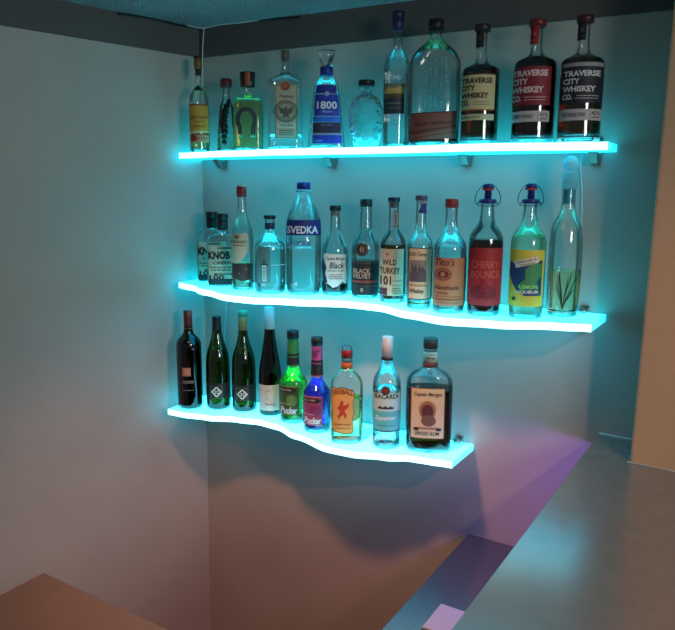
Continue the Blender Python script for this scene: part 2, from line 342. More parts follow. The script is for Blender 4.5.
class Bottle:
    """shapes are drafted in sketch units: frame = (units per pixel, x origin, y origin)"""
    def __init__(s, name, label, key, frame, cx, base, top, prof, flat=1.0, n=2.0, glass=None, y=None, segs=40, yaw=0, category='bottle', basemat=True, thick=0):
        s.k, s.x0, s.y0 = frame; s.cx = cx; s.base = base; s.label = label
        zf, tilt = SH[key]
        px = cx/s.k+s.x0; pyb = base/s.k+s.y0
        rmax = max(h for _, h in prof)/s.k
        if y is None:
            z = zf(-1.1)
            for _ in range(6):
                p = on_z(px, pyb, z); z = zf(p.x)
            d = Vector((p.x-CAM.x, p.y-CAM.y)).normalized(); r = rmax*depth(p)/F*flat
            pos = Vector((p.x+d.x*r, p.y+d.y*r, 0)); 
        else:
            pos = on_y(px, pyb, y)
        pos.z = zf(pos.x)
        s.pos = pos; s.sh = depth(pos+Vector((0, 0, .1)))/F/s.k      # metres per sketch unit across
        d = Vector((pos.x-CAM.x, pos.y-CAM.y)).normalized(); s.d = d
        s.rmax = rmax*s.k*s.sh; s.bd = s.rmax*flat; s.n = n
        s.H = z_at(pos.x, pos.y, top/s.k+s.y0)-pos.z
        s.root = thing(name, pos, label, category, {'top': 'bottles on the top shelf', 'mid': 'bottles on the middle shelf', 'bot': 'bottles on the lowest shelf'}[key],
                       math.atan2(d.y, d.x)-PI/2+math.radians(yaw))
        s.root.rotation_euler = (Matrix.Rotation(-tilt, 3, 'Y') @ Matrix.Rotation(math.atan2(d.y, d.x)-PI/2+math.radians(yaw), 3, 'Z')).to_euler()
        s.root.location.z += .0006
        pts = sorted((max(0, s.zy(yv)), h*s.sh) for yv, h in prof)
        if pts[0][0] > .0005: pts.insert(0, (0, pts[0][1]))
        pts[0] = (0, pts[0][1]); s.raw = pts
        q = [(0, pts[0][1]*.90), (.0035, pts[0][1]*.985)] + [p for p in pts[1:]]
        for _ in range(2):
            o = [q[0]]
            for a, b in zip(q, q[1:]):
                o += [(a[0]*.75+b[0]*.25, a[1]*.75+b[1]*.25), (a[0]*.25+b[0]*.75, a[1]*.25+b[1]*.75)]
            q = o+[q[-1]]
        s.prof = q; s.segs = segs; s.cache = {}
        m = MB(); s.loft(m, q, glass or G_CLEAR, 0, captop=False); m.build('glass_body', s.root)
        if basemat and (glass is None or glass is G_CLEAR or glass is G_TEXT):
            m = MB(); h = thick or min(.010, .05*s.H); s.loft(m, [(.0012, s.R(.004)*.86), (.004, s.R(.004)*.93), (h*.8, s.R(h)*.93), (h, s.R(h)*.80)], G_BASE, 0); m.build('glass_base', s.root)
            s.fl = h+.001
        else: s.fl = .005
    def zy(s, yv, off=0.0):                                   # height of a sketch row on the axis, or on the front at distance off
        return z_at(s.pos.x-s.d.x*off, s.pos.y-s.d.y*off, yv/s.k+s.y0)-s.pos.z
    def R(s, z):
        p = s.prof
        if z <= p[0][0]: return p[0][1]
        for a, b in zip(p, p[1:]):
            if z <= b[0]: return a[1]+(b[1]-a[1])*(z-a[0])/max(1e-9, b[0]-a[0])
        return p[-1][1]
    def sect(s, a):
        b = min(a, s.bd); t = 0 if s.rmax <= s.bd*1.01 else max(0, min(1, (a-s.bd*.8)/(s.rmax-s.bd*.8)))
        if s.bd >= s.rmax*.999: t = max(0, min(1, (a/s.rmax-.5)/.4))
        return a, b, 2+(s.n-2)*t
    def pt(s, th, a, shrink=0.0):
        a, b, n = s.sect(a); a -= shrink; b -= shrink
        sx, cy = math.sin(th), -math.cos(th)
        return (a*math.copysign(abs(sx)**(2/n), sx), b*math.copysign(abs(cy)**(2/n), cy))
    def loft(s, m, prof, mat, shrink, captop=True, n=None):
        n = n or s.segs
        vs = []
        for z, a in prof:
            for i in range(n): x, y = s.pt(2*PI*i/n, a, shrink); vs.append((x, y, z))
        fs = [(j*n+i, j*n+(i+1) % n, (j+1)*n+(i+1) % n, (j+1)*n+i) for j in range(len(prof)-1) for i in range(n)]
        m.add(vs, fs, mat, True); m.add(vs[:n], [tuple(range(n))[::-1]], mat)
        if captop: m.add(vs[-n:], [tuple(range(n))], mat)
    def table(s, a):
        k = round(a, 4)
        if k not in s.cache:
            N = 90; P = [s.pt(PI*i/N, a) for i in range(N+1)]; L = [0]
            for p, q in zip(P, P[1:]): L.append(L[-1]+math.hypot(q[0]-p[0], q[1]-p[1]))
            s.cache[k] = (P, L)
        return s.cache[k]
    def surf(s, u, z, off):
        P, L = s.table(s.R(z)); au = min(abs(u), L[-1]*.999)
        lo = 0
        while L[lo+1] < au: lo += 1
        t = (au-L[lo])/max(1e-9, L[lo+1]-L[lo]); p, q = P[lo], P[lo+1]
        x = p[0]+(q[0]-p[0])*t; y = p[1]+(q[1]-p[1])*t
        nx, ny = -(p[1]-q[1]), (p[0]-q[0]); l = math.hypot(nx, ny) or 1; nx, ny = nx/l, ny/l
        if nx*x+ny*y < 0: nx, ny = -nx, -ny
        x += nx*off; y += ny*off
        return (math.copysign(x, u) if u else x, y, z)
    def liquid(s, ytop, mat, shr=.0022, ybot=None):
        zt = s.zy(ytop); fl = s.fl if ybot is None else s.zy(ybot); ps = [(fl, s.R(fl)*.9), (fl+.003, s.R(fl+.003))]
        ps += [(z, r) for z, r in s.prof if fl+.004 < z < zt-.001] + [(zt, s.R(zt))]
        m = MB(); s.loft(m, ps, mat, shr); o = m.build('liquid', s.root); return o
    def cap(s, y1, y0, hw, rgb, name='cap', rough=.4, metal=0, hw2=None, ridges=0, stripe=None, label=None):
        z0, z1 = sorted((s.zy(y0), s.zy(y1))); r = hw*s.sh; r2 = (hw2 or hw)*s.sh
        mt = rgb if isinstance(rgb, bpy.types.Material) else paint('%s_%d_%d_%d_%d' % ((name,)+tuple(rgb)+(int(metal*10),)), rgb, rough, metal)
        m = MB(); e = min(.0012, (z1-z0)*.2)
        m.lathe([(z0, r), (z1-e, r2), (z1, r2-e)], mt, 28)
        if ridges:
            for i in range(ridges):
                a = 2*PI*i/ridges; c = (math.cos(a)*r, math.sin(a)*r)
                m.tube([(c[0], c[1], z0+.001), (math.cos(a)*r2, math.sin(a)*r2, z1-.002)], .0006, mt, 4)
        o = m.build(name, s.root)
        if label: o['label'] = label
        return o
    def press(s, m, pts, fs, ua, fz, off, mat):
        """cut flat print into narrow strips, then lay it round the glass"""
        bm = bmesh.new(); vv = [bm.verts.new((x, y, 0)) for x, y in pts]
        for f in fs:
            try: bm.faces.new([vv[i] for i in f])
            except ValueError: pass
        x0 = min(p[0] for p in pts); x1 = max(p[0] for p in pts); stp = .004/s.sh
        x = math.floor(x0/stp)*stp+stp
        while x < x1:
            bmesh.ops.bisect_plane(bm, geom=bm.verts[:]+bm.edges[:]+bm.faces[:], plane_co=(x, 0, 0), plane_no=(1, 0, 0)); x += stp
        y0 = min(p[1] for p in pts); y1 = max(p[1] for p in pts); y = math.floor(y0/(stp*2))*stp*2+stp*2
        while y < y1:
            bmesh.ops.bisect_plane(bm, geom=bm.verts[:]+bm.edges[:]+bm.faces[:], plane_co=(0, y, 0), plane_no=(0, 1, 0)); y += stp*2
        bmesh.ops.triangulate(bm, faces=bm.faces[:])
        bm.verts.index_update()
        m.add([s.surf(ua(v.co.x), fz(v.co.y), off) for v in bm.verts], [tuple(v.index for v in f.verts) for f in bm.faces], mat); bm.free()
    def art(s, name, lx, items, label=None, base=.0004):
        """printed matter: items drafted in sketch units, laid on the glass"""
        m = MB()
        i0 = items[0]; zmid = s.zy(i0[3] if i0[0] in ('rect', 'text') else (i0[1][0][1] if i0[0] in ('poly', 'line') else i0[2]), s.bd)
        st = s.sh; Rm = s.R(max(.002, zmid)); rnd = s.bd >= s.rmax*.98 and s.n <= 2.5
        def ua(x):                                            # sketch column to arc length round the glass
            t = (x-s.cx)*st/Rm
            if not rnd: return t*Rm
            a = min(abs(t), .97); return math.copysign(Rm*(math.asin(a)+(abs(t)-a)*1.2), t)
        fz = lambda yv: s.zy(yv, min(s.bd, s.R(max(0, s.zy(yv)))))
        for idx, it in enumerate(items):
            off = base+.00030+.00007*idx if idx else base
            kind = it[0]
            if kind == 'rect':
                _, x0, x1, ya, yb, col = it[:6]; sl = it[6] if len(it) > 6 else 0
                N = max(2, int(abs(x1-x0)*st/.004)); K = max(1, int(abs(fz(ya)-fz(yb))/.006))
                vs = []
                for j in range(K+1):
                    for i in range(N+1):
                        x = x0+(x1-x0)*i/N; yv = yb+(ya-yb)*j/K + sl*(i/N-.5)
                        vs.append(s.surf(ua(x), fz(yv), off))
                m.add(vs, [(j*(N+1)+i, j*(N+1)+i+1, (j+1)*(N+1)+i+1, (j+1)*(N+1)+i) for j in range(K) for i in range(N)], ink(col), True)
            elif kind == 'text':
                _, tx, x, yv, w, h, col = it[:7]; op = it[7] if len(it) > 7 else {}
                vs, fs = text_mesh(tx, op.get('bold', .012), op.get('shear', 0)); rot = op.get('rot', 0); arc = op.get('arc', 0)
                s.press(m, [((x+X), yv-Y) for X, Y in ((a*w*math.cos(rot)-(b*h+arc*(1-(2*a)**2))*math.sin(rot), a*w*math.sin(rot)+(b*h+arc*(1-(2*a)**2))*math.cos(rot)) for a, b in vs)], fs, ua, fz, off, ink(col))
            else:
                if kind == 'disc':
                    _, x, yv, rx, ry, col = it; pts = [(x+rx*math.cos(2*PI*i/24), yv+ry*math.sin(2*PI*i/24)) for i in range(24)]
                elif kind == 'ring':
                    _, x, yv, rx, ry, tk, col = it; N = 28
                    vs = [s.surf(ua(x+(rx-tk*q)*math.cos(2*PI*i/N)), fz(yv+(ry-tk*q)*math.sin(2*PI*i/N)), off) for q in (0, 1) for i in range(N)]
                    m.add(vs, [(i, (i+1) % N, N+(i+1) % N, N+i) for i in range(N)], ink(col)); continue
                elif kind == 'poly': _, pts, col = it
                elif kind == 'line':
                    _, path, tk, col = it; vs = []
                    for i, p in enumerate(path):
                        a = path[max(0, i-1)]; b = path[min(len(path)-1, i+1)]; dx, dy = b[0]-a[0], b[1]-a[1]; l = math.hypot(dx, dy) or 1
                        t2 = tk[i] if isinstance(tk, (list, tuple)) else tk
                        for sg in (-.5, .5): vs.append(s.surf(ua(p[0]-dy/l*t2*sg), fz(p[1]+dx/l*t2*sg), off))
                    m.add(vs, [(2*i, 2*i+1, 2*i+3, 2*i+2) for i in range(len(path)-1)], ink(col)); continue
                s.press(m, pts, [tuple(range(len(pts)))], ua, fz, off, ink(col))
        o = m.build(name, s.root, weld=False, recalc=False)
        me = o.data
        bm = bmesh.new(); bm.from_mesh(me)                     # all printed faces look outward
        for f in bm.faces:
            c = f.calc_center_median(); nn = f.normal
            if nn.x*c.x+nn.y*c.y < 0: f.normal_flip()
        bm.to_mesh(me); bm.free()
        if label: o['label'] = label
        return o
    def blob(s, name, fn):
        m = MB(); fn(m); return m.build(name, s.root)
def frame_lines(x0, x1, y0, y1, tk, col):
    return [('rect', x0, x1, y0, y0+tk, col), ('rect', x0, x1, y1-tk, y1, col), ('rect', x0, x0+tk, y0, y1, col), ('rect', x1-tk, x1, y0, y1, col)]
def smallprint(x0, x1, y0, y1, n, col, frac=.45):
    """rows of print too small to read in the photograph"""
    out = []; r = random.Random(int(x0*7+y0))
    for i in range(n):
        y = y0+(y1-y0)*(i+.5)/n; h = (y1-y0)/n*frac; x = x0+r.random()*(x1-x0)*.1
        e = x1-r.random()*(x1-x0)*.15
        while x < e:
            w = min(e-x, (x1-x0)*(.06+.1*r.random())); out.append(('rect', x, x+w, y-h/2, y+h/2, col)); x += w+(x1-x0)*.03
    return out

CREAM = (214, 200, 165); DKINK = (28, 26, 28); GOLD = (196, 150, 70); WHITE = (222, 224, 222)
Z1 = (5.25, 180, 45); Z2 = (5.25, 262, 40); Z3 = (4.2, 340, 5); Z4 = (4.5, 400, 15); Z5 = (4.2, 500, 10); Z6 = (4.85, 190, 175)
Z7 = (4.667, 280, 175); Z8 = (4.5, 375, 185); Z9 = (3.5, 455, 150); Z10 = (4.85, 165, 300); Z11 = (4.5, 255, 300); Z12 = (4.2, 320, 325)
TY = -.115
# ---- top shelf, left to right
b = Bottle('liquor_bottle', 'gold tequila bottle with yellow label and gold neck foil, leftmost on the top shelf', 'top', Z1, 106, 548, 60,
           [(548, 52), (310, 52), (270, 47), (240, 32), (215, 17), (165, 13), (62, 13)], y=TY-.0)
b.liquid(320, L_AMBER); b.cap(160, 130, 15, (40, 34, 26), 'neck_foil'); b.cap(130, 72, 20.5, (120, 88, 44), 'cap', rough=.35, hw2=21); b.cap(72, 60, 22, (26, 24, 22), 'cap_top')
b.art('front_label', 104, [('rect', 56, 152, 310, 460, (205, 158, 62)), ('rect', 56, 152, 310, 318, (150, 70, 40)), ('text', 'Jose Cuervo', 104, 380, 84, 20, DKINK, {'shear': .2}), ('text', 'Especial', 104, 404, 44, 11, (90, 50, 20)), ('rect', 76, 132, 425, 432, (150, 100, 40)), ('rect', 56, 152, 452, 460, (230, 210, 160))])
b.art('lower_label', 104, [('rect', 56, 152, 468, 512, (196, 150, 110)), ('rect', 56, 152, 468, 474, (170, 60, 40)), ('disc', 76, 491, 15, 17, (170, 44, 36)), ('text', 'TEQUILA', 118, 492, 54, 16, (130, 60, 44))], 'orange strip label with a red seal')
b.art('shoulder_label', 104, [('poly', [(82, 232), (104, 210), (126, 232), (128, 240), (80, 240)], (30, 34, 30))])
b = Bottle('liquor_bottle', 'small clear bottle with red cap and black braided figure down its front', 'top', Z1, 248, 540, 180,
           [(540, 50), (470, 50), (430, 44), (380, 40), (330, 36), (300, 26), (280, 18), (222, 17)], y=TY+.03, glass=G_TEXT)
b.liquid(470, L_LEMON); b.cap(222, 184, 30, (96, 34, 34), 'cap', hw2=31); b.cap(184, 179, 27, (70, 26, 28), 'cap_top')
def braid(m):
    Y = lambda v: b.zy(v)
    n = 9
    for i in range(n):
        yv = 300+i*27; w = (16, 22, 26, 26, 25, 28, 26, 20, 18)[i]; dx = (12, 2, -8, -12, -14, -14, -12, -14, -14)[i]
        r = max(b.R(Y(yv)), .01); x = (dx)*b.sh
        m.ball((x, -math.sqrt(max(1e-6, r*r-x*x))-.002, Y(yv)), w*b.sh*.75, paint('black_braid', (22, 24, 30), .5), 12, 8)
b.blob('braided_figure', braid)
b = Bottle('liquor_bottle', 'squat square bottle of amber spirit with black horseshoe and wide striped cap', 'top', Z1, 360, 541, 145,
           [(541, 78), (300, 78), (285, 74), (274, 50), (262, 22), (222, 20)], flat=.75, n=5, y=TY+.01)
b.liquid(300, L_AMBER); b.cap(222, 145, 37, (38, 30, 28), 'cap', hw2=41)
def shoe(R0x, R0y, xc, yc, n=18): return [(xc+R0x*math.cos(a), yc-R0y*math.sin(a)) for a in [math.radians(-50+280*i/n) for i in range(n+1)]]
hs = [(p[0], p[1]) for p in shoe(44, 58, 350, 395)]; hs = [(318, 470)]+hs[::-1][1:-1]+[(384, 470)]
b.art('horseshoe_emblem', 350, [('line', hs, 21, (18, 20, 26)), ('line', [(q[0]*1, q[1]) for q in hs], 6, (70, 78, 84)), ('rect', 306, 330, 478, 486, (90, 200, 170)), ('rect', 372, 396, 478, 486, (90, 200, 170)), ('text', 'TEQUILA', 350, 362, 46, 8, (150, 160, 150), {'arc': 6})], 'black horseshoe')
m = MB(); z0, z1 = b.zy(218), b.zy(149); r = 41*b.sh
for i in range(6):
    a0 = -PI/2-.32+.1*i; a1 = a0+.1
    m.add([(r*math.cos(a0), r*math.sin(a0), z0), (r*math.cos(a1), r*math.sin(a1), z0), (r*1.03*math.cos(a1), r*1.03*math.sin(a1), z1), (r*1.03*math.cos(a0), r*1.03*math.sin(a0), z1)], [(0, 1, 2, 3)], paint('orange_stripe', (160, 72, 40), .5))
m.build('cap_stripe', b.root)['label'] = 'orange stripe down the cap'
b = Bottle('vodka_bottle', 'clear flat-shouldered bottle with cream eagle-seal label and cork-coloured glass stopper', 'top', Z2, 125, 560, 50,
           [(560, 90), (215, 88), (205, 80), (196, 60), (182, 40), (172, 20), (110, 16), (100, 18)], flat=.62, n=4.5, y=TY)
b.liquid(500, L_WATER); b.cap(112, 56, 21, (92, 92, 84), 'stopper', rough=.3, hw2=22)
b.art('front_label', 128, [('rect', 68, 188, 235, 518, (176, 172, 146))]+frame_lines(72, 184, 239, 514, 3, (110, 90, 60))+[
    ('disc', 124, 243, 25, 25, (190, 92, 50)), ('ring', 124, 243, 18, 18, 5, (90, 40, 26)), ('text', 'Premium', 128, 296, 74, 18, (90, 84, 66), {'shear': .3}),
    ('disc', 127, 376, 62, 58, (108, 104, 88)), ('disc', 127, 376, 52, 48, (160, 156, 130)), ('ring', 127, 376, 48, 44, 4, (108, 104, 88)),
    ('poly', [(127, 345), (136, 362), (165, 350), (158, 385), (140, 392), (146, 415), (127, 404), (108, 415), (114, 392), (96, 385), (89, 350), (118, 362)], (92, 88, 74)),
    ('rect', 78, 178, 436, 462, (196, 192, 166)), ('text', 'VODKA', 128, 449, 74, 16, DKINK)]+smallprint(86, 170, 470, 505, 3, (110, 106, 90)))
b = Bottle('tequila_bottle', 'tapered clear bottle with royal blue labels, white numerals and flared glass stopper', 'top', Z2, 337, 566, 55,
           [(566, 98), (520, 96), (440, 86), (300, 70), (232, 62), (215, 50), (200, 32), (140, 30)], flat=.8, n=5, y=TY)
b.liquid(440, L_WATER); b.cap(192, 145, 34, (30, 48, 150), 'neck_band', rough=.35)
m = MB(); k = b.sh; m.lathe([(b.zy(143), 31*k), (b.zy(118), 29*k), (b.zy(104), 36*k), (b.zy(60), 45*k), (b.zy(55), 42*k)], G_BASE, 28); m.build('glass_stopper', b.root)
b.art('front_label', 340, [('poly', [(280, 236), (392, 236), (396, 280), (272, 280)], (34, 50, 150)), ('rect', 272, 408, 284, 402, (32, 62, 178))]+frame_lines(272, 408, 284, 402, 2.5, (150, 170, 215))+[
    ('disc', 340, 283, 12, 13, (150, 170, 220)), ('text', '1800', 340, 343, 104, 42, (232, 238, 246), {'bold': .03}), ('text', 'TEQUILA', 340, 378, 52, 11, (200, 210, 235)), ('rect', 270, 410, 404, 432, (22, 105, 210)),
    ('rect', 268, 414, 434, 500, (44, 36, 66)), ('text', 'SILVER', 340, 447, 62, 10, (130, 120, 160)), ('rect', 268, 416, 490, 499, (140, 140, 175)), ('rect', 266, 418, 501, 544, (24, 48, 160)), ('text', 'Cuervo', 292, 528, 46, 16, (90, 160, 230), {'shear': .3})])
b = Bottle('vodka_bottle', 'squat skull-shaped clear glass bottle with black cap, glowing cyan', 'top', Z3, 108, 597, 316,
           [(597, 48), (580, 56), (540, 66), (500, 72), (450, 74), (415, 66), (390, 50), (378, 28), (366, 22), (345, 24)], flat=.85, y=TY,
           glass=solid_glass('skull_glass', (.6, .98, 1), 1.3, .5, None, (70, 1.0)), basemat=False)
b.cap(342, 318, 33, (20, 20, 24), 'cap', hw2=34, ridges=24)
b = Bottle('vodka_bottle', 'tall slender clear bottle with small golden landscape picture and blue-white capsule', 'top', Z3, 234, 580, 30,
           [(580, 57), (270, 56), (240, 50), (215, 38), (195, 24), (180, 17), (60, 17)], y=TY+.01)
b.liquid(258, L_WATER); b.cap(112, 62, 23, (28, 38, 84), 'capsule', hw2=25); b.cap(62, 28, 26, (24, 30, 62), 'cap')
b.art('cap_mark', 240, [('poly', [(234, 46), (244, 50), (240, 66), (246, 84), (236, 80), (230, 62)], (190, 200, 215))], base=.0032)
b.art('front_label', 226, [('rect', 182, 266, 330, 458, (70, 84, 96)), ('rect', 184, 264, 332, 352, (120, 128, 110)), ('poly', [(184, 352), (200, 344), (224, 350), (250, 342), (264, 350), (264, 372), (184, 372)], (196, 172, 96)), ('rect', 184, 264, 372, 392, (90, 82, 60)),
    ('poly', [(184, 392), (215, 384), (264, 396), (264, 455), (184, 455)], (44, 56, 72)), ('rect', 190, 250, 410, 416, (100, 110, 112)), ('rect', 200, 258, 430, 435, (90, 100, 104))], 'small landscape picture')
b.art('printed_lettering', 226, [('text', 'CÎMAI', 230, 302, 80, 26, (175, 225, 240), {'bold': .03})])
b.art('lower_lettering', 226, [('text', 'VODKA', 226, 472, 78, 20, (150, 205, 225))])
b = Bottle('whiskey_bottle', 'very large dimpled clear bottle with copper paper label and black screw cap', 'top', Z4, 148, 578, 20,
           [(578, 112), (560, 114), (230, 114), (200, 108), (170, 92), (145, 66), (122, 40), (104, 24), (70, 22)], flat=.6, n=2.6, y=TY, glass=G_TEXT)
b.liquid(520, L_WHISKEY); b.cap(76, 24, 33, (22, 24, 28), 'cap', hw2=34, ridges=30); b.cap(24, 20, 31, (28, 30, 34), 'cap_top')
b.art('front_label', 146, [('rect', 38, 256, 437, 560, (128, 72, 58), -10), ('rect', 38, 256, 437, 442, (60, 34, 30), -10), ('poly', [(38, 530), (256, 494), (256, 502), (38, 538)], (84, 46, 40)), ('poly', [(38, 548), (256, 512), (256, 516), (38, 552)], (168, 112, 92)),
    ('text', 'BULLEIT BOURBON', 146, 489, 158, 15, (40, 20, 20), {'rot': .06})]+[('poly', [(38, 545+6*i), (256, 512+6*i), (256, 514+6*i), (38, 547+6*i)], (100, 56, 46)) for i in range(3)], 'slanted copper label')
def bubbles(m):
    r = random.Random(3)
    for rw in range(11):
        for cl in range(5):
            yv = 205+rw*21+(cl % 2)*9; x = (-44+cl*22+r.random()*8)*b.sh
            m.ball((x, -b.surf(0, b.zy(yv), 0)[1]*-1+.001, b.zy(yv)), b.sh*(4.5+3.5*r.random()), G_BASE, 8, 6)
b.blob('glass_dimples', bubbles)
def whiskey(lab, frame, cx, base, top, hw, ysh, yliq, lcol, tcol, stripcol, strip, seal, lx, lhw, yl0, yl1, ys0, ys1, deg, capcol, hs=1.0):
    global b
    b = Bottle('whiskey_bottle', lab, 'top', frame, cx, base, top, [(base, hw), (ysh+30, hw), (ysh+12, hw*.94), (ysh, hw*.72), (ysh-14, hw*.40), (ysh-34, 22), (top+26, 21)], y=TY-.005, thick=.017)
    b.liquid(yliq, L_DARK if deg == 'red' else L_WHISKEY)
    b.cap(top+30, top, 35, capcol, 'stopper', hw2=35)
    U = cx-8
    b.art('neck_seal', U, [('rect', U-13, U+13, top+20, top+102, seal), ('rect', U-4, U+4, top+50, top+66, tuple(min(255, v+50) for v in seal)), ('rect', U-9, U+9, top+84, top+88, tuple(min(255, v+40) for v in seal))], base=.0042)
    x0, x1 = lx-lhw, lx+lhw; w = x1-x0
    hh = (yl1-yl0)
    it = [('rect', x0, x1, yl0, yl1, lcol)]
    for i, tx in enumerate(('TRAVERSE', 'CITY', 'WHISKEY', 'CO.')):
        ww = (.94, .42, .84, .25)[i]*w*.92; xx = x0+.05*w+ww/2
        it.append(('text', tx, xx, yl0+hh*(.17+.215*i), ww, hh*.165, tcol, {'bold': .04}))
    it += smallprint(x0+.36*w, x1-.06*w, yl0+hh*.76, yl0+hh*.9, 2, tcol, .25)
    b.art('front_label', lx, it)
    it2 = [('rect', x0, x1, ys0, ys1, stripcol), ('text', strip, x0+w*.34, (ys0+ys1)/2, w*.56, (ys1-ys0)*.36, DKINK)]
    it2 += [('text', '45%', x1-w*.14, ys0+(ys1-ys0)*.36, w*.2, (ys1-ys0)*.36, DKINK), ('rect', x1-w*.23, x1-w*.05, ys0+(ys1-ys0)*.68, ys0+(ys1-ys0)*.78, (90, 84, 80)), ('rect', x1-w*.28, x1-w*.27, ys0, ys1, (110, 104, 98))] if deg else []
    b.art('strip_label', lx, it2)
whiskey('whiskey bottle with cream label and black block lettering, beside the very large dimpled bottle', Z4, 352, 584, 45, 83, 232, 242, (206, 190, 142), DKINK, (196, 188, 150), 'BARREL PROOF', (24, 22, 26), 338, 76, 268, 424, 446, 474, '', (44, 38, 40))
b.art('label_border', 338, [('rect', 262, 414, 262, 267, (90, 50, 30))])
b.art('label_border', 338, [('rect', 262, 414, 426, 430, (190, 90, 40))])
whiskey('dark whiskey bottle with deep red label and red-topped stopper, between cream and navy labelled ones', Z5, 133, 560, 42, 88, 208, 200, (128, 26, 42), (222, 196, 196), (196, 188, 190), 'CHERRY WHISKEY', (150, 30, 40), 116, 80, 236, 400, 424, 470, 'red', (100, 30, 36))
whiskey('whiskey bottle with navy label and white lettering, rightmost on the top shelf', Z5, 326, 556, 25, 88, 200, 212, (26, 30, 46), (206, 206, 208), (186, 184, 190), 'PORT BARREL FINISH', (30, 26, 32), 329, 82, 240, 392, 416, 464, 'x', (60, 28, 34))
b.art('label_header', 329, [('rect', 247, 411, 216, 240, (26, 30, 46)), ('rect', 252, 406, 220, 236, (150, 150, 156))])

# ---- middle shelf
def knob(lab, cx, base, top, hw):
    global b
    b = Bottle('bourbon_bottle', lab, 'mid', Z6, cx, base, top, [(base, hw), (base-215, hw), (base-240, hw*.93), (base-250, hw*.6), (base-262, 22), (top+30, 20)], flat=.5, n=5)
    b.liquid(base-105, L_DARK)
    b.cap(top+78, top+28, 26, (22, 28, 34), 'wax_skirt', hw2=25); b.cap(top+28, top, 28, (16, 22, 28), 'cap')
    L = cx+0; it = [('rect', cx-hw*.92, cx+hw*.92, base-195, base-35, (186, 176, 150))]
    it += [('text', 'KNOB', cx-19, base-150, hw*1.34, 40, DKINK, {'bold': .055}), ('text', 'CREEK', cx-4, base-114, hw*1.2, 15, DKINK, {'bold': .025}), ('rect', cx-hw*.35, cx+hw*.5, base-188, base-182, (60, 54, 50))]
    it += smallprint(cx-hw*.85, cx+hw*.85, base-98, base-72, 2, (90, 84, 74)) + smallprint(cx-hw*.6, cx+hw*.85, base-66, base-52, 1, DKINK)
    it += [('rect', cx-hw*.92, cx+hw*.92, base-35, base-10, (30, 26, 26)), ('text', '100', cx-hw*.4, base-44, hw*.9, 22, DKINK, {'bold': .03})]
    b.art('front_label', cx, it)
knob('flat bourbon bottle half hidden behind its twin at the far left of the middle shelf', 112, 520, 178, 74)
knob('flat bourbon bottle with cream label standing in front of its twin, middle shelf', 164, 541, 188, 78)
b = Bottle('whisky_bottle', 'clear bottle with red and white cap, dark diagonal lower label and green glowing base', 'mid', Z6, 258, 561, 50,
           [(561, 52), (545, 55), (420, 54), (300, 54), (262, 48), (238, 38), (210, 26), (150, 20), (108, 19)])
b.liquid(425, L_PALE); b.cap(108, 58, 24, (140, 34, 38), 'cap', hw2=24); b.cap(58, 50, 23, (190, 170, 165), 'cap_top')
b.art('front_label', 244, [('poly', [(206, 286), (284, 286), (286, 370), (262, 408), (228, 432), (206, 432)], (202, 190, 160)), ('disc', 232, 302, 12, 9, (140, 110, 90)), ('text', "DEWAR'S", 243, 326, 72, 15, (50, 44, 44)), ('rect', 214, 272, 342, 346, (120, 100, 84))])
b.art('lower_label', 260, [('poly', [(207, 430), (306, 430), (306, 508), (250, 516), (207, 500)], (60, 40, 38)), ('line', [(206, 496), (240, 480), (275, 456), (302, 432)], [8, 9, 7, 4], (130, 150, 70)), ('line', [(207, 512), (250, 500), (302, 462)], 3, (110, 110, 60))])
b = Bottle('vodka_bottle', 'short clear round bottle with flat black stopper and narrow grey-green label', 'mid', Z6, 390, 578, 196,
           [(578, 72), (560, 76), (352, 76), (330, 70), (305, 48), (290, 30), (275, 23), (214, 22)])
b.liquid(348, L_WATER); b.cap(214, 196, 29, (20, 24, 30), 'stopper'); b.cap(264, 234, 24.5, (34, 46, 92), 'neck_seal')
b.art('front_label', 362, [('rect', 330, 392, 350, 528, (72, 128, 132)), ('rect', 352, 372, 440, 518, (150, 205, 205)), ('text', 'VODKA', 362, 480, 66, 14, (60, 110, 116), {'rot': PI/2}), ('rect', 346, 380, 432, 438, (30, 50, 60)), ('poly', [(362, 408), (366, 422), (362, 434), (358, 422)], (40, 60, 66))])
b.art('measure_line', 430, [('rect', 396, 460, 438, 441, (160, 225, 230))])
b = Bottle('vodka_bottle', 'big clear vodka bottle with navy wrap band and blue cap on the middle shelf', 'mid', Z7, 111, 562, 35,
           [(562, 74), (545, 82), (300, 83), (285, 80), (268, 81), (210, 78), (170, 66), (130, 46), (100, 34), (84, 30), (70, 28)])
b.liquid(340, L_WATER); b.cap(68, 35, 30, (26, 50, 140), 'cap', ridges=26); b.cap(80, 71, 37, (120, 190, 215), 'neck_ring')
b.art('wrap_band', 111, [('rect', 0, 222, 212, 284, (30, 38, 120)), ('text', 'SVEDKA', 106, 258, 138, 36, (225, 232, 240), {'bold': .03})], 'navy band around the shoulder')
b.art('printed_lettering', 111, [('text', 'VODKA', 96, 321, 96, 22, (32, 60, 140), {'bold': .015})])
b = Bottle('rum_bottle', 'dark rum bottle with torn-edge cream label and script lettering, next to the navy-banded vodka', 'mid', Z7, 256, 564, 143,
           [(564, 60), (550, 63), (365, 63), (335, 60), (305, 46), (280, 32), (255, 24), (190, 21), (168, 21)])
b.liquid(505, L_DARK); b.cap(167, 143, 25, (20, 24, 28), 'cap', ridges=20); b.cap(192, 168, 22, (120, 110, 90), 'neck_ring')
